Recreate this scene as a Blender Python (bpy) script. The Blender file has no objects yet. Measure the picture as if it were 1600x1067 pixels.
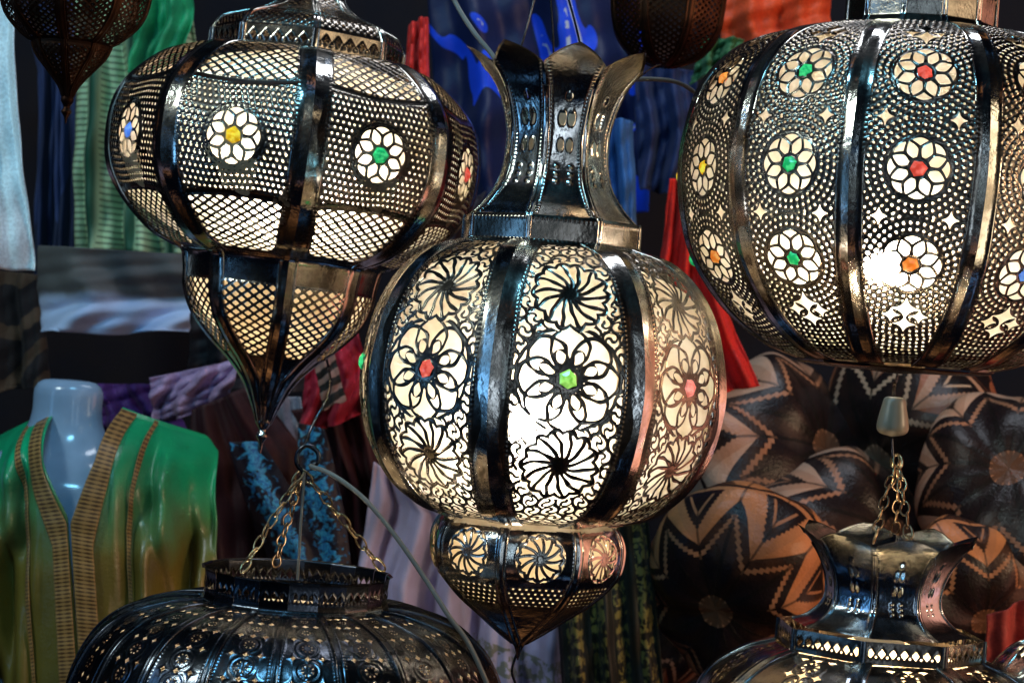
import bpy, math, random
import numpy as np
from mathutils import Vector, Matrix
random.seed(7); rng=np.random.RandomState(5)
SC=bpy.context.scene; COL=SC.collection
R=math.radians
SC.view_settings.view_transform='Standard'; SC.view_settings.look='None'; SC.view_settings.exposure=0
# ------------------------------------------------------------ camera
FOC=70.0; K=36.0/FOC/1600.0; ROLL=R(4.4)
CAM=Vector((0,0,1.6)); RT=Vector((math.cos(ROLL),0,math.sin(ROLL))); UP=Vector((-math.sin(ROLL),0,math.cos(ROLL))); FW=Vector((0,1,0))
cd=bpy.data.cameras.new('camera'); cam=bpy.data.objects.new('camera',cd); COL.objects.link(cam)
cd.lens=FOC; cd.sensor_width=36; cd.clip_start=.01; cd.clip_end=100
cd.dof.use_dof=True; cd.dof.focus_distance=1.82; cd.dof.aperture_fstop=11
m=Matrix.Identity(4)
for i in range(3):
    m[i][0]=RT[i]; m[i][1]=UP[i]; m[i][2]=-FW[i]; m[i][3]=CAM[i]
cam.matrix_world=m; SC.camera=cam
def P(px,py,d): return CAM+RT*((px-800)*K*d)+UP*((533.5-py)*K*d)+FW*d
# ------------------------------------------------------------ node helper
class E:
    def __init__(s,nt,o): s.nt=nt; s.o=o
    def _m(s,op,b=None,c=None,rev=False):
        n=s.nt.nodes.new('ShaderNodeMath'); n.operation=op
        ins=[s,b,c] if not rev else [b,s,c]
        for i,a in enumerate(ins):
            if a is None: continue
            if isinstance(a,E): s.nt.links.new(a.o,n.inputs[i])
            else: n.inputs[i].default_value=float(a)
        return E(s.nt,n.outputs[0])
    def __add__(s,b): return s._m('ADD',b)
    __radd__=__add__
    def __sub__(s,b): return s._m('SUBTRACT',b)
    def __rsub__(s,b): return s._m('SUBTRACT',b,rev=True)
    def __mul__(s,b): return s._m('MULTIPLY',b)
    __rmul__=__mul__
    def __truediv__(s,b): return s._m('DIVIDE',b)
    def sin(s): return s._m('SINE')
    def cos(s): return s._m('COSINE')
    def abs(s): return s._m('ABSOLUTE')
    def floor(s): return s._m('FLOOR')
    def fract(s): return s._m('FRACT')
    def gt(s,b): return s._m('GREATER_THAN',b)
    def lt(s,b): return s._m('LESS_THAN',b)
    def mn(s,b): return s._m('MINIMUM',b)
    def mx(s,b): return s._m('MAXIMUM',b)
    def wrap(s): return (s+.5).fract()-.5
    def sm(s,a,b):
        n=s.nt.nodes.new('ShaderNodeMapRange'); n.interpolation_type='SMOOTHSTEP'
        s.nt.links.new(s.o,n.inputs[0]); n.inputs[1].default_value=a; n.inputs[2].default_value=b
        return E(s.nt,n.outputs[0])
def mixc(nt,f,a,b):
    n=nt.nodes.new('ShaderNodeMix'); n.data_type='RGBA'
    def put(i,x):
        if isinstance(x,E): nt.links.new(x.o,n.inputs[i])
        elif hasattr(x,'is_output'): nt.links.new(x,n.inputs[i])
        else: n.inputs[i].default_value=(*x,1) if len(x)==3 else x
    if isinstance(f,E): nt.links.new(f.o,n.inputs[0])
    else: n.inputs[0].default_value=f
    put(6,a); put(7,b)
    return n.outputs[2]
def newmat(name):
    mt=bpy.data.materials.new(name); mt.use_nodes=True; nt=mt.node_tree; nt.nodes.clear()
    out=nt.nodes.new('ShaderNodeOutputMaterial'); return mt,nt,out
def noise(nt,scale,detail=3,coord='Object',dist=0.):
    tc=nt.nodes.new('ShaderNodeTexCoord'); n=nt.nodes.new('ShaderNodeTexNoise')
    n.inputs['Scale'].default_value=scale; n.inputs['Detail'].default_value=detail; n.inputs['Distortion'].default_value=dist
    nt.links.new(tc.outputs[coord],n.inputs['Vector']); return E(nt,n.outputs['Fac'])
def metal(name,c1,c2,r1=.16,r2=.42,bump=.25,spec=1.):
    mt,nt,out=newmat(name); p=nt.nodes.new('ShaderNodeBsdfPrincipled'); p.inputs['Metallic'].default_value=1
    a=noise(nt,22,5).sm(.38,.66); b=noise(nt,140,3)
    nt.links.new(mixc(nt,a,c1,c2),p.inputs['Base Color'])
    rr=(a*.6+b*.4)*(r2-r1)+r1; nt.links.new(rr.o,p.inputs['Roughness'])
    bp=nt.nodes.new('ShaderNodeBump'); bp.inputs['Strength'].default_value=bump; bp.inputs['Distance'].default_value=.0025
    hh=noise(nt,45,3)+noise(nt,260,2)*.18
    nt.links.new(hh.o,bp.inputs['Height']); nt.links.new(bp.outputs[0],p.inputs['Normal'])
    nt.links.new(p.outputs[0],out.inputs[0]); return mt
TIN=metal('tarnished_tin',(.28,.24,.20),(.06,.052,.045),.14,.34)
TIN2=metal('polished_tin',(.74,.70,.64),(.28,.25,.21),.08,.28,.3)
GREYTIN=metal('blued_tin',(.42,.46,.50),(.12,.13,.14),.10,.28,.3)
DARK=metal('dark_brass',(.10,.105,.12),(.016,.017,.022),.16,.32)
RUST=metal('rusty_copper',(.05,.022,.012),(.014,.007,.006),.38,.6)
BRASS=metal('old_brass',(.34,.25,.14),(.14,.09,.055),.2,.45)
def liner_mat(name,col,tr):
    mt,nt,out=newmat(name)
    t=nt.nodes.new('ShaderNodeBsdfTranslucent'); d=nt.nodes.new('ShaderNodeBsdfDiffuse'); x=nt.nodes.new('ShaderNodeBsdfTransparent')
    a=noise(nt,26,4).sm(.3,.75)
    c=mixc(nt,a,col,(col[0]*.72,col[1]*.64,col[2]*.52)); nt.links.new(c,t.inputs[0]); nt.links.new(c,d.inputs[0])
    m1=nt.nodes.new('ShaderNodeMixShader'); m1.inputs[0].default_value=.08; nt.links.new(t.outputs[0],m1.inputs[1]); nt.links.new(d.outputs[0],m1.inputs[2])
    if tr<=0: nt.links.new(m1.outputs[0],out.inputs[0]); return mt
    m2=nt.nodes.new('ShaderNodeMixShader'); m2.inputs[0].default_value=tr; nt.links.new(m1.outputs[0],m2.inputs[1]); nt.links.new(x.outputs[0],m2.inputs[2])
    nt.links.new(m2.outputs[0],out.inputs[0]); return mt
LINER=liner_mat('added_liner',(.95,.88,.74),.16)
LINER2=liner_mat('added_dim_liner',(.5,.42,.30),0)
def bulb_mat(st):
    mt,nt,out=newmat('glowing_bulb'); e=nt.nodes.new('ShaderNodeEmission'); e.inputs[0].default_value=(1,.95,.85,1); e.inputs[1].default_value=st
    x=nt.nodes.new('ShaderNodeBsdfTransparent'); a=nt.nodes.new('ShaderNodeAddShader')
    nt.links.new(e.outputs[0],a.inputs[0]); nt.links.new(x.outputs[0],a.inputs[1]); nt.links.new(a.outputs[0],out.inputs[0]); mt.cycles.emission_sampling='NONE'; return mt
BULB=bulb_mat(60)
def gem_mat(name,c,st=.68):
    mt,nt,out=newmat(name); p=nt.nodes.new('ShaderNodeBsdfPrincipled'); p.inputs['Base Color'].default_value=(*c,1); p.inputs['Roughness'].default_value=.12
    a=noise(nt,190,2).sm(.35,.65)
    cc=mixc(nt,a,tuple(v*.6 for v in c),tuple(min(1,v*1.6+.08) for v in c)); nt.links.new(cc,p.inputs['Emission Color']); p.inputs['Emission Strength'].default_value=st  # emission stands in for bulb light coming through the glass
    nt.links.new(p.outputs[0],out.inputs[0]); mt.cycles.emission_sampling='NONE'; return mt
GEM={'red':gem_mat('red_glass',(.85,.07,.04)),'green':gem_mat('green_glass',(.005,.45,.12)),'lime':gem_mat('lime_glass',(.25,.68,.08)),
 'yellow':gem_mat('yellow_glass',(.98,.50,.01)),'orange':gem_mat('orange_glass',(.95,.22,.02)),'blue':gem_mat('blue_glass',(.08,.22,.80)),'pink':gem_mat('pink_glass',(.88,.20,.16))}
# ------------------------------------------------------------ object helpers
def link(o,parent=None):
    COL.objects.link(o)
    if parent: o.parent=parent
    return o
def tag(o,label,cat,group=None,kind=None):
    if label: o['label']=label
    if cat: o['category']=cat
    if group: o['group']=group
    if kind: o['kind']=kind
    return o
def empty(name,loc,label,cat,group=None):
    o=bpy.data.objects.new(name,None); o.empty_display_size=.05; o.location=loc; link(o); return tag(o,label,cat,group)
def npmesh(name,co,loops,starts,mat,smooth=True,uv=None):
    me=bpy.data.meshes.new(name); co=np.asarray(co,dtype=np.float32); loops=np.asarray(loops,dtype=np.int32)
    me.vertices.add(len(co)); me.vertices.foreach_set('co',co.ravel())
    me.loops.add(len(loops)); me.loops.foreach_set('vertex_index',loops)
    me.polygons.add(len(starts)); me.polygons.foreach_set('loop_start',np.asarray(starts,dtype=np.int32))
    me.polygons.foreach_set('use_smooth',np.full(len(starts),smooth))
    if uv is not None:
        l=me.uv_layers.new(name='UVMap'); l.data.foreach_set('uv',np.asarray(uv,dtype=np.float32)[loops].ravel())
    me.update(calc_edges=True); me.validate(); me.materials.append(mat); return me
def gridmesh(name,G,mat,closed=False,uv=None,flip=False,smooth=True):
    G=np.asarray(G); a,b=G.shape[:2]; idx=np.arange(a*b).reshape(a,b)
    if closed:
        i0=idx[:-1]; i1=idx[1:]; q=np.stack([i0,np.roll(i0,-1,1),np.roll(i1,-1,1),i1],-1).reshape(-1,4)
    else: q=np.stack([idx[:-1,:-1],idx[:-1,1:],idx[1:,1:],idx[1:,:-1]],-1).reshape(-1,4)
    if flip: q=q[:,::-1]
    return npmesh(name,G.reshape(-1,3),q.ravel(),np.arange(len(q))*4,mat,smooth,None if uv is None else np.asarray(uv).reshape(-1,2))
def merge(name,meshes,mat,smooth=True):
    cos=[];lo=[];st=[];nv=0;nl=0
    for co,l,s in meshes:
        cos.append(co); lo.append(np.asarray(l)+nv); st.append(np.asarray(s)+nl); nv+=len(co); nl+=len(l)
    return npmesh(name,np.concatenate(cos),np.concatenate(lo),np.concatenate(st),mat,smooth)
def gridraw(G,closed=False,closed2=False):
    G=np.asarray(G); a,b=G.shape[:2]; idx=np.arange(a*b).reshape(a,b)
    if closed2: idx=np.vstack([idx,idx[:1]])
    i0=idx[:-1]; i1=idx[1:]
    if closed: q=np.stack([i0,np.roll(i0,-1,1),np.roll(i1,-1,1),i1],-1).reshape(-1,4)
    else: q=np.stack([i0[:,:-1],i0[:,1:],i1[:,1:],i1[:,:-1]],-1).reshape(-1,4)
    return G.reshape(-1,3),q.ravel(),np.arange(len(q))*4
def obj(name,me,parent=None,loc=None): 
    o=bpy.data.objects.new(name,me); link(o,parent)
    if loc is not None: o.location=loc
    return o
def tuberaw(pts,rad,seg=8):
    pts=[Vector(p) for p in pts]; n=len(pts); rows=[]; prev=Vector((0.3,1,.2)).normalized()
    for i,p in enumerate(pts):
        t=(pts[min(i+1,n-1)]-pts[max(i-1,0)]).normalized()
        a=(prev-t*prev.dot(t)).normalized(); b=t.cross(a); prev=a
        rr=rad[i] if isinstance(rad,(list,tuple)) else rad
        rows.append([p+(a*math.cos(2*math.pi*k/seg)+b*math.sin(2*math.pi*k/seg))*rr for k in range(seg)])
    return gridraw(np.array([[list(v) for v in r] for r in rows]),closed=True)
def catmull(pts,m=12):
    pts=[np.array(p,float) for p in pts]; out=[]
    e=[2*pts[0]-pts[1]]+pts+[2*pts[-1]-pts[-2]]
    for i in range(1,len(e)-2):
        p0,p1,p2,p3=e[i-1:i+3]
        for j in range(m):
            t=j/m; out.append(.5*((2*p1)+(-p0+p2)*t+(2*p0-5*p1+4*p2-p3)*t*t+(-p0+3*p1-3*p2+p3)*t**3))
    out.append(pts[-1]); return np.array(out)
def linkraw(c,axis,side,ln,wd,th):
    c=Vector(c); axis=axis.normalized(); side=(side-axis*side.dot(axis)).normalized(); nrm=axis.cross(side); rows=[]
    for i in range(16):
        a=2*math.pi*i/16; ca,sa=math.cos(a),math.sin(a)
        ctr=c+axis*(ca*ln/2)+side*(sa*wd/2); rd=(axis*ca+side*sa).normalized()
        rows.append([list(ctr+(rd*math.cos(2*math.pi*k/6)+nrm*math.sin(2*math.pi*k/6))*th) for k in range(6)])
    return gridraw(np.array(rows),closed=True,closed2=True)
def chain(name,a,b,mat,label,group=None,ln=.0155,sag=0.):
    a=Vector(a); b=Vector(b); L=(b-a).length; n=max(2,int(L/(ln*.78))); parts=[]
    for i in range(n):
        t=(i+.5)/n; p=a.lerp(b,t)+Vector((random.uniform(-.001,.001),0,-sag*4*t*(1-t)))
        ax=(b-a)+Vector((random.uniform(-.15,.15),0,random.uniform(-.1,.1)))*L
        sd=Vector((.3,1,0)) if i%2 else Vector((1,-.3,.2))
        parts.append(linkraw(p,ax,sd,ln,ln*.5,ln*.065))
    o=obj(name,merge(name,parts,mat)); 
    return tag(o,label,'chain',group)
# ------------------------------------------------------------ marching squares sheet metal
CASES=[]
for c in range(16):
    poly=[]
    for k in range(4):
        i0=(c>>k)&1; i1=(c>>((k+1)%4))&1
        if i0: poly.append(k)
        if i0!=i1: poly.append(4+k)
    CASES.append(poly)
def march(U,V,F,H):
    nv,nu=F.shape; N=nu*nv; ids=np.arange(N).reshape(nv,nu); ins=F>0
    c=ins[:-1,:-1]*1+ins[:-1,1:]*2+ins[1:,1:]*4+ins[1:,:-1]*8
    def lerp(A,ax):
        B=np.roll(A,-1,ax); FB=np.roll(F,-1,ax); d=F-FB; t=np.clip(np.where(np.abs(d)>1e-9,F/np.where(d==0,1,d),.5),.02,.98)
        return A+(B-A)*t
    cu=np.concatenate([U.ravel(),lerp(U,1).ravel(),lerp(U,0).ravel()])
    cv=np.concatenate([V.ravel(),lerp(V,1).ravel(),lerp(V,0).ravel()])
    ch=np.concatenate([H.ravel(),lerp(H,1).ravel(),lerp(H,0).ravel()])
    items=[ids[:-1,:-1],ids[:-1,1:],ids[1:,1:],ids[1:,:-1],N+ids[:-1,:-1],2*N+ids[:-1,1:],N+ids[1:,:-1],2*N+ids[:-1,:-1]]
    loops=[];starts=[];nl=0
    for k in range(1,16):
        mk=c==k
        if not mk.any(): continue
        poly=CASES[k][::-1]; a=np.stack([items[q][mk] for q in poly],-1)
        loops.append(a.ravel()); starts.append(nl+np.arange(len(a))*len(poly)); nl+=a.size
    loops=np.concatenate(loops); starts=np.concatenate(starts)
    used,inv=np.unique(loops,return_inverse=True)
    return cu[used],cv[used],ch[used],inv.ravel(),starts
class Prof:
    def __init__(s,pts,smooth=True):
        a=catmull(pts,24) if smooth else np.array([np.array(p,float) for p in pts])
        if not smooth:
            b=[]; 
            for i in range(len(a)-1):
                for j in range(12): b.append(a[i]+(a[i+1]-a[i])*j/12)
            b.append(a[-1]); a=np.array(b)
        d=np.r_[0,np.cumsum(np.hypot(*np.diff(a,axis=0).T))]; s.L=d[-1]; s.s=d; s.r=np.maximum(a[:,0],.5); s.y=a[:,1]
        tr=np.gradient(s.r,d+np.arange(len(d))*1e-6); ty=np.gradient(s.y,d+np.arange(len(d))*1e-6); l=np.hypot(tr,ty)+1e-9
        s.nr=ty/l; s.ny=-tr/l
    def at(s,v): return [np.interp(v,s.s,q) for q in (s.r,s.y,s.nr,s.ny)]
def facet_co(pr,n,u,v,h,s,bulge):
    r,y,nr,ny=pr.at(v); hw=r*math.sin(math.pi/n); a=r*math.cos(math.pi/n)+bulge*np.maximum(0,1-(u/np.maximum(hw,1e-3))**2)*hw/100
    h=h+.7*np.sin(u*.045+v*.03)*np.minimum(1,hw/60)
    return np.stack([u,-(a+h*nr),-(y+h*ny)],-1)*s
def facet_mesh(name,pr,n,pat,step,s,mat,bulge=6,off=0.,hot=None):
    hwmax=pr.r.max()*math.sin(math.pi/n)+2*step
    u=np.linspace(-hwmax,hwmax,max(8,int(2*hwmax/step))); v=np.linspace(0,pr.L,max(4,int(pr.L/step)))
    U,V=np.meshgrid(u,v); hw=pr.at(V)[0]*math.sin(math.pi/n)
    F,H=pat(U,V,hw,pr.L)
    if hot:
        d=np.hypot(U-hot[0],V-hot[1]); F=F-hot[3]*np.exp(-(d/hot[2])**2)   # metal cut away here to imitate glare around the bulb
    F=np.minimum(F,hw-np.abs(U))
    cu,cv,ch,lo,st=march(U,V,F,H+off)
    return npmesh(name,facet_co(pr,n,cu,cv,ch,s,bulge),lo,st,mat)
def strip_mesh(name,pr,n,w,s,mat,off=2.2,seed=0.,v0=0,v1=None):
    v=np.linspace(v0,pr.L if v1 is None else v1,90); r,y,nr,ny=pr.at(v); parts=[]; an=math.pi/n
    ww=np.minimum(w,r*math.sin(an)*.95)
    for sg in (-1,1):
        rows=[]
        for f,o in ((1.0,-1.5),(1.0,off*.7),(.93,off+.8),(.86,off),(.45,off+.2),(0.0,off)):
            x=sg*f*ww*math.cos(an); rad=r-f*ww*math.sin(an); h=o+.5*np.sin(v*.05+seed+f)
            rows.append(np.stack([x,-(rad+h*nr),-(y+h*ny)],-1)*s)
        G=np.array(rows); 
        if sg<0: G=G[:, ::-1]
        parts.append(gridraw(G))
    return merge(name,parts,mat)
def lathe(name,pr,s,mat,seg=48,squash=1.):
    r,y,_,_=pr.at(np.linspace(0,pr.L,60)); a=np.linspace(0,2*np.pi,seg,endpoint=False)
    G=np.stack([r[:,None]*np.sin(a),-r[:,None]*np.cos(a)*squash,-y[:,None]+0*a],-1)*s
    return gridmesh(name,G,mat,closed=True,flip=True)
# ------------------------------------------------------------ patterns (px units; >0 is metal)
def burr(F,a=1.1,w=1.8): return a*np.exp(-(np.clip(F,0,99)/w)**2)
def wr(x): return x-np.round(x)
def ring(d,r,w): return w-np.abs(d-r)
def rosette(U,V,cu,cv,Rr,w=2.9,k=8,ph=0.):
    x=U-cu; y=V-cv; d=np.hypot(x,y); an=np.arctan2(y,x); M=np.maximum(ring(d,Rr*(.93+.08*np.abs(np.cos(k*.5*(an-ph)))),w),ring(d,.27*Rr,w*1.3))
    for i in range(k):
        a=ph+2*np.pi*(i+.5)/k; t=x*np.cos(a)+y*np.sin(a); q=-x*np.sin(a)+y*np.cos(a)
        tt=(t-.58*Rr)/(.36*Rr); pet=np.abs(q)-.23*Rr*np.clip(1-np.abs(tt)**1.5,0,1)
        M=np.maximum(M,np.where(np.abs(tt)<1.05,w*.85-np.abs(pet),-9))
    return M,d
def flower(U,V,cu,cv,Rr,w=2.7,k=8):
    x=U-cu; y=V-cv; d=np.hypot(x,y); M=np.maximum(ring(d,Rr,w*1.1),ring(d,.2*Rr,w*1.4))
    for i in range(k):
        a=2*np.pi*i/k
        M=np.maximum(M,ring(np.hypot(x-.60*Rr*np.cos(a),y-.60*Rr*np.sin(a)),.37*Rr,w))
        t=x*np.cos(a+.39)+y*np.sin(a+.39); q=-x*np.sin(a+.39)+y*np.cos(a+.39)
        tt=(t-.40*Rr)/(.20*Rr); pet=np.abs(q)-.12*Rr*np.sqrt(np.clip(1-tt**2,0,1)); M=np.maximum(M,np.where(np.abs(tt)<1.05,w*.8-np.abs(pet),-9))
    return M,d
def pinwheel(U,V,cu,cv,Rr,k=14,w=3.1,tw=.02):
    x=U-cu; y=V-cv; d=np.hypot(x,y); ph=np.arctan2(y,x)
    sp=w*1.0-np.abs(wr(ph*k/(2*np.pi)+tw*d))*2*np.pi*d/k
    sp=np.where((d>.18*Rr)&(d<.9*Rr),sp,-9)
    M=np.maximum(np.maximum(sp,.2*Rr-d),ring(d,Rr*(.84+.11*np.abs(np.cos(k*.5*ph))),w*1.1))
    return M,d
def scroll(U,V,c=25.,w=2.5):
    U=U+3.5*np.sin(V*.06); V=V+3.5*np.sin(U*.07)
    row=np.round(V/(c*.86)); xx=wr(U/c+.5*(row%2))*c; yy=V-row*c*.86; d=np.hypot(xx,yy); a=np.arctan2(yy,xx)
    sw=w*1.2-np.abs(wr(a*2/(2*np.pi)+d*.075+.2*row))*2*np.pi*d/2
    return np.maximum(ring(d,c*.50,w),np.where(d<c*.5,sw,-9))
def beads(U,V,W,h=1.3,sp=7.): 
    du=np.abs(U)-(W+4); dv=wr(V/sp)*sp; return h*np.exp(-((du/2.)**2+(dv/2.2)**2))
def pat_B(U,V,hw,L):
    W=hw-31; v=V-L/2+13; U0=U; U=U+.9*np.sin(V*.13+1)+.6*np.sin(V*.31); v=v+.9*np.sin(U0*.17+2); M=scroll(U,v)
    for f,cv,Rr in ((flower,0,76),(pinwheel,-128,59),(pinwheel,128,59)):
        m_,d=f(U,v,0,cv,Rr); M=np.where(d<Rr+1,m_,M); M=np.maximum(M,m_)
    F=np.maximum(M+.5*np.sin(U*.21+V*.16),np.maximum(np.abs(U0)-W,np.abs(V-L/2)-(L/2-16)))
    return F,burr(F,1.0,1.5)+beads(U0,V,W)
def lattice(U,V,c=15.,w=1.9,asp=.75):
    a=(U+V/asp)/c; b=(U-V/asp)/c
    return np.maximum(w-np.abs(wr(a))*c*.66,w-np.abs(wr(b))*c*.66)
def dots(U,V,sp,r): 
    row=np.round(V/sp); return np.hypot(wr(U/sp+.5*(row%2))*sp,V-row*sp)-r
def pat_A(U,V,hw,L):
    W=hw-27; v=V-L/2-8; r2=2.0+.45*np.sin(U*.9+V*.37)*np.sin(V*.71)
    F=dots(U*88/np.maximum(W,30)+1.2*np.sin(V*.11),v+1.5*np.sin(U*.05),9.4,r2)
    Lt=lattice(U+.8*np.sin(V*.2),v,19,2.4); bar=84+.0011*U*U
    F=np.where(np.abs(v)>bar,Lt,F); F=np.maximum(F,6-np.abs(np.abs(v)-bar))
    m_,d=rosette(U,v,0,0,43); F=np.where(d<43,m_,F); F=np.maximum(F,ring(d,47,3.5))
    F=np.maximum(F,np.maximum(np.abs(U)-W,np.abs(V-L/2)-(L/2-12)))
    return F,burr(F,1.4)+beads(U,V,W,.8)
def star4(x,y,s): return (np.sqrt(np.abs(x))+np.sqrt(np.abs(y)))-math.sqrt(s)
C_PROF=[(120,58),(205,68),(282,98),(334,152),(356,218),(363,288),(354,362),(331,430),(277,500),(205,552),(150,570)]
_pc=Prof([(r,y-290) for r,y in C_PROF]); VC=float(np.interp(298-290,_pc.y,_pc.s))
def pat_C(U,V,hw,L):
    W=hw-21; v=V-VC; cs=(-139,0,137); F=np.full(U.shape,99.); best=np.full(U.shape,1e9); r2=2.0+.5*np.sin(U*.8+V*.41)*np.sin(V*.67+U*.13)
    for c in cs:
        d=np.hypot(U,v-c); ph=np.arctan2(v-c,U); k=np.round((d-52)/9.6); rr=52+k*9.6; cnt=np.maximum(6,np.round(2*np.pi*rr/9.6))
        dd=np.hypot(d-rr,wr(ph*cnt/(2*np.pi)+.5*(k%2))*2*np.pi*rr/cnt)-r2
        F=np.where(d<best,dd,F); best=np.minimum(best,d)
    for c in cs:
        m_,d=rosette(U,v,0,c,45,2.9); F=np.where(d<46,m_,F); F=np.maximum(F,ring(d,47.5,2.2))
    for c in (-70,69):
        for sg in (-1,1):
            st=star4(U-sg*W*.70,v-c,17)*2.4; F=np.where(st<2.2,st,F)
    for c in (-214,212):
        m_=np.minimum.reduce([star4(U,v-c,26)*2.4,star4(U-20,v-c*1.06,18)*2.4,star4(U+20,v-c*1.06,18)*2.4,star4(U,v-c*1.14,22)*2.4]); F=np.where(m_<2.2,m_,F)
    F=np.maximum(F,np.maximum(np.abs(U)-W,np.abs(V-L/2)-(L/2-12)))
    return F,burr(F,1.5)+beads(U,V,W,1.)
def pat_pB(U,V,hw,L):
    W=hw-10; m_,d=pinwheel(U,V,0,58,37,12,2.5,.03); F=np.where(d<38,m_,50.); F=np.minimum(F,np.where((V>103)&(V<150),dots(U,V,10,1.9),50.))
    F=np.maximum(F,np.maximum(np.abs(U)-W,np.maximum(18-V,V-(L-45)))); return F,burr(F)+beads(U,V,W,.9,6)
def pat_pA(U,V,hw,L):
    W=hw-14; F=np.maximum(lattice(U,V,19,2.4),np.maximum(np.abs(U)-W,np.maximum(60-V,V-(L-130)))); return F,burr(F)
def pat_band(sp=22,mv=9):
    def f(U,V,hw,L):
        x=np.abs(wr(U/sp))*sp; y=np.abs(V-L/2); F=x+y*.8-6 ; F=np.minimum(F,np.hypot(wr(U/sp+.5)*sp,V-L/2-5)-2.)
        return np.maximum(F,np.abs(U)-(hw-8)),burr(F,.9)
    return f
def pat_lat(mar=8,c=14,top=8,bot=8,w=1.9):
    def f(U,V,hw,L):
        F=np.maximum(lattice(U,V,c,w),np.maximum(np.abs(U)-(hw-mar),np.maximum(top-V,V-(L-bot)))); return F,burr(F)
    return f
def pat_solid(U,V,hw,L): return np.full(U.shape,50.),np.zeros(U.shape)
def pat_collar(U,V,hw,L):
    b=1.2*np.exp(-((wr(U/7)*7/2.2)**2))*(np.exp(-((V-7)/2.)**2)+np.exp(-((V-L+7)/2.)**2)); return np.full(U.shape,50.),b
def pat_crown(sc=1.,tl=50.,sh=0.):
    def f(U,V,hw,L):
        F=np.full(U.shape,9.)
        for sg in (-1,1):
            F=np.minimum(F,np.hypot((U-sg*7*sc)*2.2,V-(140+sh)*sc)-12*sc)
            F=np.minimum(F,np.hypot((U-sg*7*sc)*2.2,V-(182+sh)*sc)-10*sc)
            for c in (216,228,240): F=np.minimum(F,np.hypot((U-sg*11*sc),V-(c+sh)*sc)-2.2*sc)
        F=np.minimum(F,np.hypot(U*1.5,V-106*sc)-6*sc)
        b=beads(U,V,hw-12*sc,1.2*sc,6*sc); t=V/(tl*sc)
        tip=(hw*np.clip(.0+np.clip(t,0,9)**.95,0,1.3)-np.abs(U))
        return np.minimum(F,tip),burr(F)+b+burr(tip,1.5,3)
    return f
def pat_D(rs=19,per=58.):
    def f(U,V,hw,L):
        W=hw-7; vv=wr((V-40)/per)*per; sc=np.clip(hw/50,.3,1)
        m_,d=pinwheel(U/sc,vv/sc,0,0,rs,8,rs*.15,.0); F=np.where(d<rs,m_*1.0,9.)
        v2=wr((V-40)/per+.5)*per
        for sg in (-1,1): F=np.minimum(F,star4(U-sg*24*sc,v2,rs*.55)*2.2)
        F=np.minimum(F,star4(U,v2,rs*.6)*2.2)
        b=.6*np.exp(-((np.hypot(U/sc,vv/sc)-rs-5)/2.)**2)
        return np.maximum(F,np.maximum(np.abs(U)-W,14-V)),burr(F,.8,2.0)+b+beads(U,V,W-5,.7,6)
    return f
def gem_mesh(name,pr,n,v,rad,s,mat,bulge,seed=0):
    rr_=np.random.RandomState(seed); k=6
    a=np.linspace(0,2*np.pi,k,endpoint=False)+rr_.uniform(0,1); q=1+rr_.uniform(-.14,.12,k); us=[0];vs=[v];hs=[6.2]
    for rr,h in ((.45,5.4),(.82,2.8),(1.,.6),(1.,-2.)):
        us+=list(rr*rad*q*np.cos(a)); vs+=list(v+rr*rad*q*np.sin(a)); hs+=[h]*k
    co=facet_co(pr,n,np.array(us),np.array(vs),np.array(hs),s,bulge); lo=[];st=[]
    for i in range(k): st.append(len(lo)); lo+=[0,1+(i+1)%k,1+i]
    for j in range(3):
        for i in range(k):
            st.append(len(lo)); a0=1+j*k+i; a1=1+j*k+(i+1)%k; lo+=[a0,a1,a1+k,a0+k]
    return npmesh(name,co,lo,st,mat,False)
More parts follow.
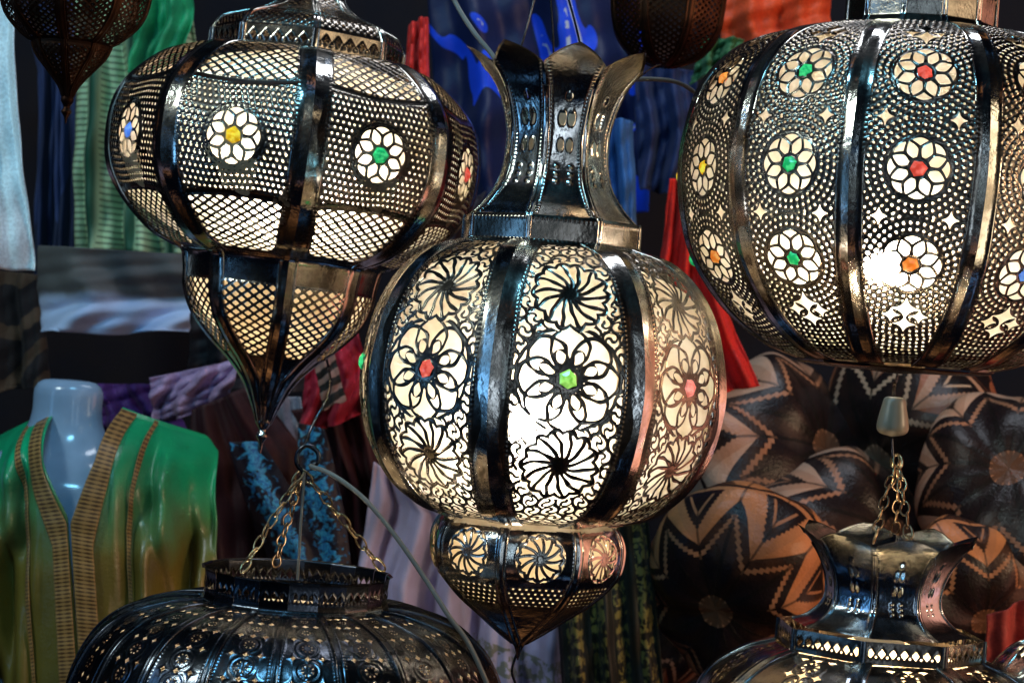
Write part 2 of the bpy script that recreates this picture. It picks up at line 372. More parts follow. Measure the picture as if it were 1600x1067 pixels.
def lantern(label,cx,cy,depth,n,rot,secs,liner=None,bulb=None,power=2.,group='pierced metal lanterns hanging in the stall',strip_mat=TIN2,panel_mat=TIN,name='pierced_lantern',col=(1,.76,.46),finial=None,tilt=0,lmat=None,low=None):
    s=K*depth; root=empty(name,P(cx,cy,depth),label,'lantern',group); root.rotation_euler.y=R(tilt)
    rot=rot-math.degrees(math.atan((cx-800)*K))
    for sec in secs:
        pr=Prof([(r,y-cy) for r,y in sec['p']],sec.get('smooth',True)); bul=sec.get('bulge',6); nm=sec['name']
        sn=sec.get('n',n); pm=sec.get('mat',panel_mat)
        me=facet_mesh(nm,pr,sn,sec['pat'],sec.get('step',1.4),s,pm,bul,sec.get('off',0))
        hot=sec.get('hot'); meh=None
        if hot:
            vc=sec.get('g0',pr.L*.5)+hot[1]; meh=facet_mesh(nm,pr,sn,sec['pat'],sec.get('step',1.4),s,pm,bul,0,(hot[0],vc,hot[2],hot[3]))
        sw=sec.get('strip',0); rn=nm.replace('panel','rib'); sm_=strip_mesh(rn,pr,sn,sw,s,sec.get('smat',strip_mat),sec.get('soff',2.2),v0=sec.get('sv0',0)) if sw else None
        gm={}
        for k in range(sn):
            th=rot+k*360./sn; th=(th+180)%360-180
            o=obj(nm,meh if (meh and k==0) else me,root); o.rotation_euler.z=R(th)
            if sw:
                q=obj(rn,sm_,root); q.rotation_euler.z=R(th+180./sn)
            for (gv,gr,cols) in sec.get('gems',[]):
                c=cols.get(k,cols['d']); key=(gv,c)
                if key not in gm: gm[key]=gem_mesh('glass_gem',pr,sn,sec.get('g0',pr.L*.5)+gv,gr,s,GEM[c],bul,len(gm)+3)
                g=obj('glass_gem',gm[key],o); g['label']=c+' glass gem'
    if liner:
        lp=Prof([(r,y-cy) for r,y in liner]); obj('added_liner',lathe('added_liner',lp,s,lmat or LINER),root)  # added diffuser, makes the piercings glow evenly
    if bulb:
        bx,by,bz,br=bulb
        pb=Prof([(1,-br*1.5),(br*.55,-br*1.3),(br,-br*.3),(br*.85,br*.5),(br*.4,br*.95),(1,br*1.05)])
        o=obj('light_bulb',lathe('light_bulb',pb,s,BULB,20),root); o.location=Vector((bx*s,by*s,bz*s))
        ld=bpy.data.lights.new('inner_light','POINT'); ld.energy=power; ld.color=col; ld.shadow_soft_size=br*s*.9
        lo=bpy.data.objects.new('inner_light',ld); link(lo,root); lo.location=o.location
    if low:
        ld=bpy.data.lights.new('inner_light','POINT'); ld.energy=low[1]; ld.color=col; ld.shadow_soft_size=.01  # added light to brighten the pendant, no bulb in there
        lo=bpy.data.objects.new('inner_light',ld); link(lo,root); lo.location=(0,low[2]*s,-(low[0]-cy)*s)
    if finial:
        pf=Prof([(r,y-cy) for r,y in finial],True); obj('finial',lathe('finial',pf,s,strip_mat,20),root)
    return root
# ================= A : upper left lantern
cA={'d':'blue',0:'yellow',1:'green',2:'red',7:'blue'}
A=lantern('large bright lantern with lattice bands, one gem per dotted panel and a long pointed pendant',462,240,2.2,8,-18.5,[
 dict(name='neck_panel',p=[(46,-110),(46,-40),(50,-5),(70,18),(118,36)],pat=pat_lat(8,13,20,10),strip=6,bulge=0),
 dict(name='shoulder_panel',p=[(118,36),(140,46),(152,64)],pat=pat_lat(6,12,4,5),strip=6,bulge=0),
 dict(name='collar_panel',p=[(152,64),(152,94)],smooth=False,pat=pat_band(20),strip=6,bulge=0),
 dict(name='body_panel',p=[(156,94),(208,104),(253,138),(283,184),(292,240),(283,296),(254,344),(210,384),(168,404)],pat=pat_A,step=1.05,strip=27,gems=[(8,12.5,cA)]),
 dict(name='pendant_panel',p=[(172,402),(156,410),(150,436),(147,468),(132,502),(102,536),(68,568),(40,600),(22,634),(10,665)],pat=pat_pA,step=1.4,strip=16,mat=TIN2),
 ],liner=[(20,80),(140,108),(232,146),(266,190),(278,240),(270,296),(236,344),(150,394),(134,420),(132,466),(114,500),(82,532),(46,560),(20,580),(8,600)],
 bulb=(30,-190,-90,24),power=.60,finial=[(10,650),(13,662),(6,674),(9,684),(4,694),(1,712)],tilt=2.4,low=(458,.24,-20))
# ================= B : centre lantern
cB={'d':'green',0:'lime',7:'red',1:'pink',6:'green'}
B=lantern('central lantern with flared leaf crown, lacy rosette panels and short rounded pendant below',842,600,1.9,8,8.5,[
 dict(name='crown_leaf_panel',p=[(166,84),(150,92),(130,108),(108,134),(92,166),(82,208),(83,250),(92,290),(112,322),(134,344)],pat=pat_crown(1.),step=1.3,strip=6,sv0=92,soff=1.5,bulge=0,mat=TIN2),
 dict(name='collar_panel',p=[(140,344),(142,348),(142,382),(148,388)],smooth=False,pat=pat_collar,strip=5,bulge=2),
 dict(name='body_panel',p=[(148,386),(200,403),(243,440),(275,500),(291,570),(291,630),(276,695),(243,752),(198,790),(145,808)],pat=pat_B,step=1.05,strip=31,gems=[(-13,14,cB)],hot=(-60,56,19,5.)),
 dict(name='pendant_panel',p=[(132,806),(148,824),(156,852),(149,890),(118,926),(78,958),(40,986),(12,1004)],pat=pat_pB,step=1.2,strip=9,mat=TIN2),
 ],liner=[(40,180),(55,290),(80,370),(150,412),(222,446),(257,504),(274,570),(274,630),(257,692),(222,745),(160,786),(112,812),(128,834),(133,856),(122,892),(92,924),(52,952),(10,975)],
 bulb=(-16,-222,-58,24),power=.37,finial=[(14,994),(15,1002),(8,1010),(4,1020),(1,1032)],low=(858,.22,-20))
# ================= C : right lantern
c1={'d':'orange',0:'red',11:'green',10:'orange',1:'blue'}
c2={'d':'yellow',0:'red',11:'green',10:'yellow',1:'orange'}
c3={'d':'green',0:'orange',11:'green',10:'orange',1:'blue'}
C=lantern('largest lantern, round dotted body with three gems on every panel and a flat base',1418,290,2.06,12,2.5,[
 dict(name='neck_panel',p=[(118,-60),(118,42),(124,56)],smooth=False,pat=pat_band(18),strip=5,bulge=0),
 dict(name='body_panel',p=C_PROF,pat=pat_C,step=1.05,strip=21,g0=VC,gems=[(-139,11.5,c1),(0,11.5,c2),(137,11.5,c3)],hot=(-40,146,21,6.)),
 dict(name='base_panel',p=[(156,568),(148,576),(100,580),(40,582),(12,584)],pat=pat_solid,step=3,strip=0,bulge=0),
 ],liner=[(60,72),(190,82),(266,112),(318,160),(340,221),(347,288),(338,362),(315,426),(262,486),(192,538),(20,555)],
 bulb=(-82,-262,-136,28),power=.74)
# ================= D : bottom left dome
D=lantern('wide dark dome lantern with many narrow ribs, openwork ring on top, hung on chains',445,1150,1.8,20,4,[
 dict(name='ring_panel',p=[(150,890),(144,895),(143,930),(150,940)],pat=pat_band(14),step=1.3,strip=0,bulge=0,n=20,mat=DARK),
 dict(name='body_panel',p=[(146,940),(200,946),(260,966),(306,1004),(334,1060),(346,1130),(336,1210),(290,1280),(200,1330)],pat=pat_D(14,42.),step=1.2,strip=6,soff=3,mat=DARK),
 ],liner=[(80,955),(190,962),(245,980),(290,1018),(318,1068),(330,1130),(318,1210),(270,1270),(150,1320)],bulb=(0,0,60,22),power=.2,strip_mat=DARK,panel_mat=DARK,col=(1,.6,.25),lmat=LINER2)
# ================= E : bottom right
Eo=lantern('silvery lantern with a leaf crown in front of the patterned poufs, body rising from below',1363,1140,1.75,8,14,[
 dict(name='crown_leaf_panel',p=[(156,826),(142,834),(120,854),(100,886),(90,920),(94,948),(116,970),(140,980)],pat=pat_crown(.62,50,-2),step=1.1,strip=4,sv0=50,soff=1.5,bulge=0,mat=GREYTIN),
 dict(name='collar_panel',p=[(162,982),(162,1016)],smooth=False,pat=pat_band(17),strip=5,bulge=0),
 dict(name='body_panel',p=[(166,1016),(218,1036),(266,1074),(294,1134),(296,1200),(266,1290),(160,1370)],pat=pat_D(20,48.),step=1.3,strip=16),
 ],liner=[(40,1000),(150,1034),(194,1052),(238,1092),(268,1140),(270,1200),(240,1284),(140,1350)],bulb=(0,-60,20,22),power=1.6,lmat=LINER2,strip_mat=GREYTIN)
# ================= F, G, H
F_=lantern('small unlit rusty lantern with tapered point hanging at the upper left corner',116,15,1.7,8,12,[
 dict(name='body_panel',p=[(70,-90),(108,-50),(118,-15),(108,25),(82,55),(60,70)],pat=pat_lat(9,13,8,8),step=1.2,strip=7),
 dict(name='pendant_panel',p=[(62,70),(54,88),(34,112),(16,135),(8,152)],pat=pat_lat(6,11,8,20),step=1.2,strip=4),
 ],strip_mat=RUST,panel_mat=RUST,finial=[(8,148),(10,158),(5,168),(8,176),(3,184),(1,194)])
G_=lantern('unlit dark brown lantern half hidden at the top, right of the central leaf crown',1045,-5,2.45,8,0,[
 dict(name='body_panel',p=[(60,-90),(88,-50),(94,0),(86,50),(62,84),(30,100),(10,104)],pat=pat_lat(8,13,8,10),step=1.5,strip=7),
 ],strip_mat=RUST,panel_mat=RUST)
H_=lantern('pale silvery lantern whose dome just enters the lower right corner',1640,1120,1.75,10,0,[
 dict(name='body_panel',p=[(20,1003),(60,1012),(95,1050),(112,1105),(100,1170),(60,1210)],pat=pat_D(15,44.),step=1.5,strip=6),
 ],panel_mat=TIN2)
# ------------------------------------------------------------ fabrics
def fabric(name,fn,rough=.75,bump=.3,sheen=.05,wv=900,spec=.3,dirt=.5):
    mt,nt,out=newmat(name); p=nt.nodes.new('ShaderNodeBsdfPrincipled'); p.inputs['Roughness'].default_value=rough
    p.inputs['Sheen Weight'].default_value=sheen; p.inputs['Specular IOR Level'].default_value=spec
    uvn=nt.nodes.new('ShaderNodeUVMap'); sp=nt.nodes.new('ShaderNodeSeparateXYZ'); nt.links.new(uvn.outputs[0],sp.inputs[0])
    u=E(nt,sp.outputs[0]); v=E(nt,sp.outputs[1]); n1=noise(nt,9,4); n2=noise(nt,wv*.3,2)
    c,hgt=fn(nt,u,v,n1,n2)
    c=mixc(nt,n1.sm(.3,.8)*dirt,c,(0.006,.005,.006)); nt.links.new(c,p.inputs['Base Color'])
    bp=nt.nodes.new('ShaderNodeBump'); bp.inputs['Strength'].default_value=bump; bp.inputs['Distance'].default_value=.003
    hh=n2*.4+noise(nt,60,4)*.6
    if hgt is not None: hh=hh+hgt
    nt.links.new(hh.o,bp.inputs['Height']); nt.links.new(bp.outputs[0],p.inputs['Normal']); nt.links.new(p.outputs[0],out.inputs[0]); return mt
def plain(c): return lambda nt,u,v,a,b:(mixc(nt,b.sm(.3,.7),c,tuple(x*.75 for x in c)),None)
def drape(name,Lf,Rt,depth,mat,folds=4,amp=.012,curve=0.,parent=None,nx=80,ny=90,ph=None,uvs=(1,1),dfun=None):
    ph=random.uniform(0,6) if ph is None else ph
    ly=[p[1] for p in Lf]; lx=[p[0] for p in Lf]; ry=[p[1] for p in Rt]; rx=[p[0] for p in Rt]
    t=np.linspace(0,1,ny)[:,None]; s=np.linspace(0,1,nx)[None,:]
    yl=ly[0]+(ly[-1]-ly[0])*t; yr=ry[0]+(ry[-1]-ry[0])*t
    xl=np.interp(yl,ly,lx); xr=np.interp(yr,ry,rx); X=xl+(xr-xl)*s; Y=yl+(yr-yl)*s+2.5*np.sin(9*s+ph)*(t>.97)
    fo=s*folds+.16*np.sin(3*t+ph)+.09*np.sin(7*t+ph*2)
    if dfun is None:
        Dp=depth-curve*(1-(2*s-1)**2)+amp*(np.sin(2*np.pi*fo+ph)+.45*np.sin(2*np.pi*fo*2.3+ph*1.7+2*t)+.3*np.sin(14*t+5*s+ph)+.16*np.sin(31*t+17*s*folds/3+ph))*(.45+.55*t)
    else: Dp=dfun(X,Y)+depth
    dd=depth if dfun is None else 2.42
    Xi=(X-800)*K*dd; Yi=(533.5-Y)*K*dd
    G=np.stack([CAM[i]+RT[i]*Xi+UP[i]*Yi+FW[i]*Dp for i in range(3)],-1)
    UV=np.stack([s+0*t,t+0*s],-1)*np.array(uvs)
    c=Vector(G.reshape(-1,3).mean(0)) if parent is None else parent.location
    me=gridmesh(name,G-np.array(c),mat,uv=UV); o=obj(name,me,parent)
    if parent is None: o.location=c
    md=o.modifiers.new('thickness','SOLIDIFY'); md.thickness=.002; md.offset=-1
    return o
def wallfn(nt,u,v,a,b): return mixc(nt,a.sm(.3,.7),(.003,.004,.010),(.008,.006,.010)),None
w=drape('wall',[(-900,-700),(-900,1900)],[(2500,-700),(2500,1900)],3.45,fabric('dark_plaster',wallfn,.9),folds=0,amp=0.0); tag(w,'dark back wall of the market stall','wall',kind='structure')
GG='garments hanging in the stall'
def pleat(c1,c2,nb,nt_):
    def f(nt,u,v,a,b):
        s=(u*nb).wrap().abs(); tk=((v*nt_+s*.5).wrap().abs()).lt(.17)*s.lt(.34)
        return mixc(nt,tk,mixc(nt,s.sm(.3,.45),c1,c2),tuple(x*.35 for x in c1)),s.lt(.36)*.8
    return f
g=drape('hanging_kaftan',[(118,-60),(112,390)],[(290,-60),(312,140),(300,400)],2.95,fabric('green_pleats',pleat((.50,.68,.40),(.015,.09,.05),3.,46.),.6,dirt=.3),folds=3,amp=.028)
tag(g,'pale green kaftan with pleated ladder stripes, behind the upper left lantern','kaftan',GG)
g=drape('hanging_kaftan',[(215,-60),(205,120)],[(300,-60),(300,30),(285,125)],2.88,fabric('emerald_satin',plain((.02,.45,.18)),.45),folds=2,amp=.018)
tag(g,'bright emerald satin cloth draped at the top beside the upper left lantern','cloth',GG)
g=drape('hanging_kaftan',[(20,-40),(60,110),(50,440)],[(125,-40),(130,420)],3.05,fabric('navy_cotton',pleat((.04,.06,.17),(.006,.010,.04),2.,1.),.7),folds=3,amp=.02)
tag(g,'navy blue garment between the white cloth and the green pleated kaftan','garment',GG)
g=drape('folded_cloth',[(62,385),(58,450),(66,520)],[(300,400),(306,440),(296,520)],2.82,fabric('grey_linen',lambda nt,u,v,a,b:(mixc(nt,(v+a*.2).sm(.60,.78),(.11,.105,.10),(.60,.72,.98)),None),.6,dirt=.15),folds=1.3,amp=.018,curve=.06)
tag(g,'grey beige folded cloth with bluish white lower edge above the mannequin','cloth',GG)
g=drape('white_cloth',[(-60,-40),(-60,410)],[(22,-40),(30,130),(50,425)],2.5,fabric('white_cotton',plain((.82,.95,.99)),.6,dirt=.1),folds=1.3,amp=.016)
tag(g,'white cotton cloth hanging at the far left edge','cloth',GG)
def ikat(nt,u,v,a,b):
    z=((u*5+v*3).sin()*1.5+v*16+u*6+a*8).sin(); return mixc(nt,z.gt(.25),(.012,.01,.012),(.08,.05,.03)),None
g=drape('patterned_scarf',[(-30,420),(-30,620)],[(62,430),(75,600)],2.9,fabric('brown_ikat',ikat,.8),folds=2,amp=.012)
tag(g,'black and tan zigzag scarf at the left edge below the white cloth','scarf',GG)
# mannequin
MC=P(96,760,2.55); sM=K*2.55
def plasticmat(name,c,r):
    mt,nt,out=newmat(name); p=nt.nodes.new('ShaderNodeBsdfPrincipled'); nn=noise(nt,18,3); nt.links.new(mixc(nt,nn.sm(.3,.8),c,tuple(x*.8 for x in c)),p.inputs['Base Color'])
    p.inputs['Roughness'].default_value=r; nt.links.new(p.outputs[0],out.inputs[0]); return mt
WHP=plasticmat('white_gloss_plastic',(.26,.37,.52),.14)
mq=tag(obj('mannequin',lathe('mannequin',Prof([(1,-168),(36,-166),(48,-160),(54,-148),(54,-120),(60,-92),(82,-62),(118,-34),(150,6),(160,80),(140,200),(130,340)]),sM,WHP,40,.66),None,MC),'headless glossy white mannequin neck and chest inside the green kaftan','mannequin')
rootK=empty('kaftan',P(100,1067,2.42),'shiny green kaftan with gold braided front bands, worn by the white mannequin','kaftan',GG)
GS=fabric('green_satin_painted_falloff',lambda nt,u,v,a,b:(mixc(nt,(v+a*.34-.17).sm(.08,.42),(.006,.40,.17),(.17,.125,.02)),(v*9+u*7+a*9).sin()*.3),.32,.35,spec=.6,sheen=0.)  # green to dark gold fade paints the light falloff into the cloth
def kd(X,Y):
    top=np.where(X<100,645+(100-X)*.42-17,640+(X-140)*.40*(X>140))
    q=(X-118)/215.; h=np.clip((Y-top)/60,0,9)
    D=2.405+.13*q*q+.13*np.exp(-h*1.6)
    f=.022*np.sin(X*.075+Y*.008+1.5*np.sin(Y*.006))+.010*np.sin(X*.16-Y*.013)+.006*np.sin(X*.05+Y*.03)
    f=f+.012*np.sin(.05*X+.05*Y)*np.exp(-((Y-780)/90.)**2)
    w=np.clip((np.abs(X-120)-50)/60,0,1); return D+f*w*np.clip(h*.7,0,1)
drape('front_cloth',[(-160,730),(-170,1200)],[(50,646),(64,720),(110,805),(140,1200)],0,GS,parent=rootK,dfun=kd,nx=120)
drape('front_cloth',[(160,642),(148,720),(118,805),(138,1200)],[(280,690),(306,720),(320,820),(334,1200)],.003,GS,parent=rootK,dfun=kd,nx=120)
BR=fabric('gold_braid',lambda nt,u,v,a,b:(mixc(nt,((v*90).wrap().abs()+(u*2).wrap().abs()*.5).gt(.42),(.34,.19,.06),(.09,.045,.015)),((v*90).sin())*.6),.45,dirt=.4)
for L_,R_ in (([(22,658),(46,745),(88,850),(106,1200)],[(44,652),(66,730),(110,815),(136,1200)]),([(160,644),(148,720),(116,815),(140,1200)],[(184,654),(172,745),(150,850),(172,1200)]),([(2,672),(36,790),(60,1200)],[(8,668),(42,785),(66,1200)]),([(210,664),(194,830),(212,1200)],[(216,668),(200,830),(218,1200)])):
    drape('braid_band',L_,R_,-.006,BR,parent=rootK,nx=14,ny=120,dfun=kd)
for (L_,R_,c,dp,lab) in (
 ([(235,590),(240,660)],[(380,560),(350,640)],(.52,.34,.56),2.75,'lilac folded cloth beside the shoulder of the green kaftan'),
 ([(135,600),(150,690)],[(245,600),(300,690)],(.12,.03,.20),2.85,'deep purple cloth just behind the mannequin neck'),
 ([(300,640),(290,780),(340,1100)],[(395,600),(470,700),(480,1100)],(.045,.007,.012),2.72,'dark maroon left half of the kaftan with turquoise trim'),
 ([(480,560),(470,680)],[(560,520),(590,640)],(.55,.02,.06),2.70,'crimson cloth behind the pointed tip of the upper left lantern'),
 ([(455,640),(520,760),(560,1100)],[(560,630),(600,760),(640,1100)],(.05,.007,.012),2.74,'dark maroon right half of the kaftan with turquoise trim'),
 ([(395,620),(405,900)],[(470,620),(520,900)],(.36,.38,.48),2.80,'white undershirt showing between the maroon kaftan halves'),
 ):
    g=drape('hanging_garment',L_,R_,dp,fabric('cloth_'+lab.split()[0],plain(c),.6),folds=2,amp=.018); tag(g,lab,'garment',GG)
def flor(nt,u,v,a,b):
    q=noise(nt,55,5,dist=1.6); e=(u-.5).abs(); z=(q-e*.45).sm(.38,.44); return mixc(nt,z,(.012,.008,.02),mixc(nt,b.sm(.4,.6),(.015,.16,.46),(.05,.40,.72))),z*1.3
TQ=fabric('turquoise_embroidery',flor,.5,.6)
for i,(L_,R_) in enumerate((([(358,690),(375,760),(425,890)],[(410,690),(465,780),(510,890)]),([(466,660),(465,800),(465,880)],[(508,670),(536,790),(548,880)]))):
    g=drape('embroidered_trim',L_,R_,2.66,TQ,folds=1,amp=.006); tag(g,('left' if i==0 else 'right')+' strip of turquoise embroidery on the maroon kaftan','trim','turquoise embroidered trims')
tag(drape('patterned_scarf',[(490,560),(505,640)],[(520,545),(540,625)],2.64,fabric('crimson_ikat',lambda nt,u,v,a,b:(mixc(nt,((v*22+u*2+a*6).sin()).gt(.1),(.02,.02,.02),(.40,.25,.22)),None),.7),folds=1,amp=.004),'narrow black and pale striped scarf by the tip of the upper left lantern','scarf',GG)
def rob(nt,u,v,a,b):
    bd=((v-.50-u*.14).abs()).lt(.055); z=(noise(nt,80,3,dist=1.)).gt(.5); return mixc(nt,bd*z,(.52,.46,.66),(.25,.24,.20)),None
g=drape('white_robe',[(585,720),(560,900),(620,1200)],[(700,800),(860,850),(885,1200)],2.68,fabric('lilac_white_cotton',rob,.65),folds=4,amp=.026); tag(g,'lilac white robe with a band of pale embroidery, under the central lantern','robe',GG)
def oliv(nt,u,v,a,b):
    s=(u*4).wrap().abs(); q=noise(nt,90,3,dist=1.); z=(q+((v*120).sin()*.06)).gt(.52)*s.gt(.2); return mixc(nt,z,(.018,.016,.008),(.26,.21,.05)),z*.8
g=drape('embroidered_robe',[(868,790),(890,1200)],[(1010,770),(1050,1200)],2.62,fabric('olive_gold',oliv,.5),folds=3,amp=.016); tag(g,'dark olive robe with gold embroidered stripes, right of the central pendant','robe',GG)
def bluew(nt,u,v,a,b):
    q=noise(nt,5,2,dist=.8); z=(q*24+v*4).sin(); return mixc(nt,z.gt(.95)*a.gt(.50),mixc(nt,z.lt(.5),(.004,.06,.75),(.003,.01,.06)),(.40,.48,.62)),None
g=drape('blue_cloth',[(665,-60),(690,330)],[(1010,-60),(1015,330)],3.0,fabric('royal_blue_cotton',bluew,.5,dirt=.1),folds=2.3,amp=.03); tag(g,'royal blue cloth with black and white strokes behind the leaf crown','cloth',GG)
for (L_,R_,c,dp,lab) in (
 ([(925,180),(930,410)],[(990,190),(995,410)],(.03,.14,.42),2.75,'plain steel blue cloth right of the central leaf crown'),
 ([(640,40),(632,150)],[(668,25),(668,140)],(.85,.03,.02),2.75,'bright red strip of cloth right of the upper left lantern'),
 ([(1045,280),(1030,430),(1060,640)],[(1085,280),(1110,430),(1185,600)],(.80,.02,.012),2.62,'long scarlet cloth hanging between the central and the largest lantern'),
 ([(1120,-60),(1130,70)],[(1300,-60),(1300,60)],(.80,.09,.02),2.95,'orange red cloth at the top behind the largest lantern'),
 ([(990,100),(1000,300)],[(1090,110),(1085,300)],(.008,.025,.11),2.95,'midnight blue cloth in the gap left of the largest lantern'),
 ([(690,330),(640,420)],[(760,300),(700,450)],(.04,.025,.035),2.9,'dark plum cloth between the two left lanterns'),
 ([(1100,60),(1080,130)],[(1165,60),(1150,110)],(.04,.18,.07),2.85,'small green cloth beside the top of the largest lantern'),
 ([(1540,960),(1530,1200)],[(1700,900),(1700,1200)],(.45,.06,.05),2.3,'pinkish red cloth in the lower right corner behind the pale lantern'),
 ([(300,470),(290,610)],[(470,470),(480,610)],(.025,.018,.022),3.0,'dark brown cloth behind the pendant of the upper left lantern'),
 ):
    g=drape('hanging_cloth',L_,R_,dp,fabric('cloth_'+lab.split()[1],plain(c),.6,dirt=.3),folds=2,amp=.018); tag(g,lab,'cloth',GG)
# ------------------------------------------------------------ poufs
def poufmat(name,cb,cd_,ct,k=8.):
    def f(nt,u,v,a,b):
        v=v+(a-.5)*.05
        ph=(u*k).wrap()*(2*math.pi/k); x=v*ph.cos(); y=(v*ph.sin()).abs()
        ph2=(u*k+.5).wrap()*(2*math.pi/k); x2=v*ph2.cos(); y2=(v*ph2.sin()).abs()
        t1=(.80-x)*.42-y; t2=(x2-.42)*.55-y2
        zig=((x*26).wrap().abs())*.035
        c=mixc(nt,t1.gt(0)*x.gt(.12),cb,cd_); c=mixc(nt,((t1-.055-zig).gt(0)*(t1-.085-zig).lt(0))*x.gt(.22),c,ct)
        c=mixc(nt,t2.gt(0)*v.lt(1.02),c,mixc(nt,.5,cb,ct)); c=mixc(nt,(t2-.07-zig).gt(0)*v.lt(.95),c,cd_)
        c=mixc(nt,((t2-.14).gt(0)*(t2-.165).lt(0))*v.lt(.90),c,ct)
        c=mixc(nt,v.lt(.15),c,cd_); c=mixc(nt,v.lt(.07),c,ct)
        c=mixc(nt,((v-1.03).abs()).lt(.025),c,cd_)
        low=v.gt(1.06); c=mixc(nt,low*((1.40-v)*.6-(y2*.7)).gt(0)*v.lt(1.4),c,cd_)
        c=mixc(nt,noise(nt,14,4).sm(.45,.72)*.4,c,tuple(x*.25 for x in cb))
        seam=(y.lt(.012)).mx(y2.lt(.008)); c=mixc(nt,seam*.7,c,(.01,.008,.006))
        return c,seam*-.9+t1.gt(0)*.3+t2.gt(0)*.3
    return fabric(name,f,.34,.6,.0,dirt=.25)
def pouf(cx,cy,d,r,tilt,mat,label,k=8):
    s=K*d*r; a=np.linspace(0,2*np.pi,97)[None,:]; t=np.linspace(0,1,64)[:,None]; q=cx*.01
    ang=t*np.pi*.93; rad=np.sin(ang)**.8; z=np.cos(ang)*.62; z=z-.07*np.exp(-(t/.09)**2)
    puff=1+.035*np.abs(np.cos(a*k/2))*np.sin(ang)+.08*np.sin(a*2+q)*np.sin(ang)+.03*np.sin(a*5+t*9+q)*np.sin(ang)
    z=z+.10*np.sin(a*3+q+4*t)*np.sin(ang)+.04*np.sin(a*7+q*3+11*t)*np.sin(ang)
    G=np.stack([rad*puff*np.cos(a),rad*puff*np.sin(a),z*puff],-1)*s
    UV=np.stack([a/(2*np.pi)+0*t,t*1.75+0*a],-1)
    o=obj('leather_pouf',gridmesh('leather_pouf',G,mat,uv=UV)); o.location=P(cx,cy,d); o.rotation_euler=(R(90+tilt[0]),R(tilt[1]),R(tilt[2])); return tag(o,label,'pouf','leather poufs piled at the right')
pm1=poufmat('tan_star_leather',(.60,.24,.09),(.014,.008,.008),(.42,.19,.09)); pm2=poufmat('cream_star_leather',(.60,.36,.24),(.016,.009,.009),(.42,.19,.10)); pm3=poufmat('brown_star_leather',(.36,.12,.055),(.012,.008,.008),(.56,.36,.23))
pouf(1150,905,2.62,155,(30,10,-22),pm1,'tan leather pouf with dark star, lowest on the left of the pile')
pouf(1215,730,2.85,180,(-26,30,30),pm2,'cream leather pouf with dark star triangles, behind the left of the pile')
pouf(1105,690,3.0,90,(0,0,0),pm1,'small orange tan pouf directly behind the right edge of the central lantern')
pouf(1330,880,2.74,190,(-32,20,28),pm2,'cream leather pouf with dark star patches behind the silvery leaf crown')
pouf(1440,700,2.85,170,(34,60,-26),pm3,'brown leather pouf with cream motifs under the base of the largest lantern')
pouf(1585,770,2.65,160,(-30,20,-34),pm2,'cream leather pouf with dark star patches at the right edge')
pouf(1510,930,2.6,125,(26,10,20),pm1,'tan leather pouf low at the right, behind the crown tip')
pouf(1060,960,2.9,110,(0,50,15),pm3,'dark pouf squeezed between the olive robe and the tan pouf')
# ------------------------------------------------------------ cables, chains, hooks
RUB=plasticmat('grey_rubber',(.16,.15,.13),.5)
def cable(name,pts,rad,mat,label,cat='cable',group=None):
    q=catmull([tuple(P(*p)) for p in pts],10); c=q.mean(0); co,l,s=tuberaw([tuple(v-c) for v in q],rad,8)
    o=obj(name,npmesh(name,co,l,s,mat),None,Vector(c)); return tag(o,label,cat,group)
cable('electric_cable',[(485,728,1.78),(520,742,1.76),(570,780,1.75),(620,840,1.74),(665,905,1.73),(700,960,1.72),(735,1010,1.72),(775,1100,1.72)],.0022,RUB,'grey cable curving down across the dark dome lantern to the bottom edge')
cable('electric_cable',[(695,-40,1.95),(712,5,1.95),(740,50,1.93),(775,95,1.92),(800,150,1.9),(830,220,1.9)],.0024,RUB,'grey cable running down into the left side of the leaf crown')
cable('electric_cable',[(930,160,1.95),(975,130,2.0),(1010,124,2.1),(1060,130,2.2),(1095,155,2.25),(1120,200,2.3)],.0024,RUB,'grey cable leaving the right tip of the leaf crown')
for a_,b_,lab in (((842,-30),(800,118),'left thin wire holding the leaf crown'),((880,-30),(915,110),'right thin wire holding the leaf crown'),((858,-30),(866,140),'middle thin wire holding the leaf crown')):
    cable('hanging_wire',[(a_[0],a_[1],1.9),((a_[0]+b_[0])/2+2,(a_[1]+b_[1])/2,1.9),(b_[0],b_[1],1.9)],.0011,DARK,lab,'wire','thin wires holding the leaf crown')
for b_,dp,lab in (((378,892),1.75,'left'),((600,890),1.8,'right'),((430,884),1.86,'middle')):
    chain('hanging_chain',P(472,736,1.8),P(b_[0],b_[1],dp),BRASS,lab+' brass chain of the dark dome lantern','chains of the dark dome lantern')
cable('hanging_wire',[(476,735,1.8),(470,820,1.8),(465,905,1.8)],.0014,RUB,'straight vertical wire dropping into the ring of the dark dome lantern','wire')
cable('s_hook',[(474,738,1.8),(464,724,1.8),(466,706,1.8),(480,696,1.8),(496,706,1.8),(496,722,1.8),(484,730,1.8)],.0022,DARK,'dark metal hook joining the chains of the dome lantern','hook')
cable('hanging_wire',[(474,698,1.8),(490,660,1.83),(515,610,1.9),(510,560,2.3),(490,500,2.6),(490,300,2.7),(500,-40,2.7)],.0014,DARK,'dark wire rising from the dome lantern hook behind the upper left lantern','wire')
for b_,dp,lab in (((1366,845),1.72,'left'),((1425,860),1.72,'right'),((1400,850),1.84,'middle')):
    chain('hanging_chain',P(1402,712,1.78),P(b_[0],b_[1],dp),BRASS,lab+' brass chain of the silvery leaf crown','chains of the silvery leaf crown')
sE=K*1.78
hr=empty('lamp_holder',P(1396,650,1.78),'cream conical cap above the chains, right under the largest lantern','lamp holder')
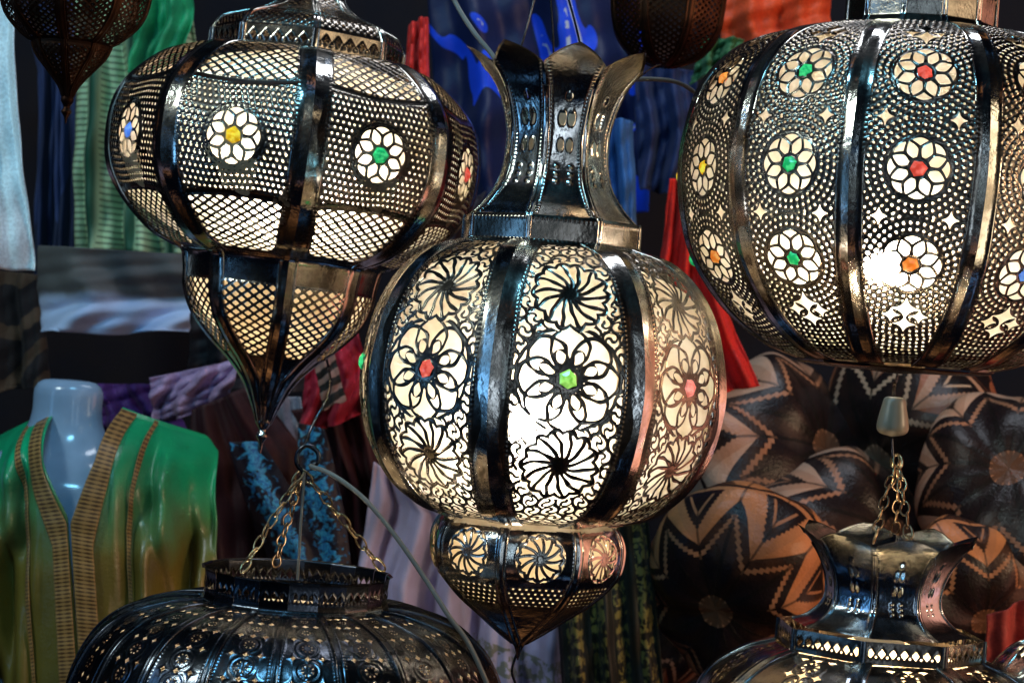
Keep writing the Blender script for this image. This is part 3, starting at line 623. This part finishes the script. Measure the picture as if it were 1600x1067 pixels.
obj('cap',lathe('cap',Prof([(2,-30),(15,-28),(20,-12),(25,16),(20,27),(6,31),(1,32)]),sE,plasticmat('cream_plastic',(.20,.17,.12),.35),28),hr)
co,l,s_=tuberaw([Vector((0,0,-35*sE)),Vector((2*sE,0,-50*sE)),Vector((4*sE,0,-66*sE))],.0014,6); obj('hook_wire',npmesh('hook_wire',co,l,s_,DARK),hr)
cable('hanging_wire',[(1396,620,1.78),(1398,600,1.95),(1404,560,2.5),(1420,300,2.6),(1440,-40,2.6)],.0016,DARK,'dark wire rising from the cream cap behind the largest lantern','wire')
cable('hanging_wire',[(818,990,1.9),(812,1012,1.9),(804,1030,1.9),(800,1050,1.9),(806,1075,1.9),(800,1120,1.9)],.0013,DARK,'thin wire dangling from the tip of the central pendant','wire')
# ------------------------------------------------------------ world + area lights
wd=bpy.data.worlds.new('World'); SC.world=wd; wd.use_nodes=True; nt=wd.node_tree; bg=nt.nodes['Background']
tc=nt.nodes.new('ShaderNodeTexCoord'); n1=nt.nodes.new('ShaderNodeTexNoise'); n1.inputs['Scale'].default_value=4.2; n1.inputs['Detail'].default_value=3; nt.links.new(tc.outputs['Generated'],n1.inputs['Vector'])
n2=nt.nodes.new('ShaderNodeTexNoise'); n2.inputs['Scale'].default_value=1.7; nt.links.new(tc.outputs['Generated'],n2.inputs['Vector'])
f=E(nt,n1.outputs['Fac']).sm(.58,.68); c=mixc(nt,E(nt,n2.outputs['Fac']).sm(.45,.58),(.15,.42,.95),(.95,.42,.16)); c=mixc(nt,f,(.002,.003,.008),c)
nt.links.new(c,bg.inputs[0]); bg.inputs[1].default_value=.34
def area(name,loc,target,sx,sy,pw,col):
    ld=bpy.data.lights.new(name,'AREA'); ld.shape='RECTANGLE'; ld.size=sx; ld.size_y=sy; ld.energy=pw; ld.color=col
    o=bpy.data.objects.new(name,ld); link(o); o.location=loc; o.rotation_euler=(Vector(target)-Vector(loc)).to_track_quat('-Z','Y').to_euler(); return o
area('cool_streak_light',(.78,-.65,1.7),(0,1.9,1.6),.20,2.2,3.2,(.66,.82,1))  # unseen light, made tall to draw long cool streaks on the ribs
area('second_cool_streak_light',(.12,-.75,1.9),(.4,2,1.6),.10,1.6,2.0,(.55,.78,1))  # unseen, added for the bluish streak on the right lantern
area('cream_streak_light',(1.6,1.05,1.6),(-.2,2.1,1.6),.30,1.8,4.6,(1,.80,.52))  # unseen, made tall for cream streaks on facets turned right
area('copper_tint_light',(1.5,2.15,1.55),(.1,1.9,1.6),.8,1.6,6.0,(1,.42,.28))  # unseen warm light, added for copper reflections on right-hand facets
area('blue_glint_light',(-1.5,1.3,1.8),(-.2,2.0,1.6),.12,1.4,1.8,(.18,.50,1))  # unseen, added for blue reflections on left-hand facets
area('cyan_glint_light',(-.35,1.0,3.0),(-.2,1.9,1.4),.35,.2,12,(.22,.66,1))  # unseen, put overhead for cyan highlights on the dome lantern
area('left_fill_light',(-1.4,1.1,2.6),(-.8,2.6,1.5),.3,.3,12,(.82,1,.98))  # added fill for the garments at the left, no fixture
area('right_fill_light',(1.9,1.3,1.9),(.9,2.7,1.35),.3,.3,13,(1,.68,.42))  # added warm fill for the poufs, no fixture there
area('top_fill_light',(.3,2.4,3.2),(.1,2.9,1.7),.8,.3,10,(.80,.88,1))  # added overhead fill for the cloths at the back, no fixture
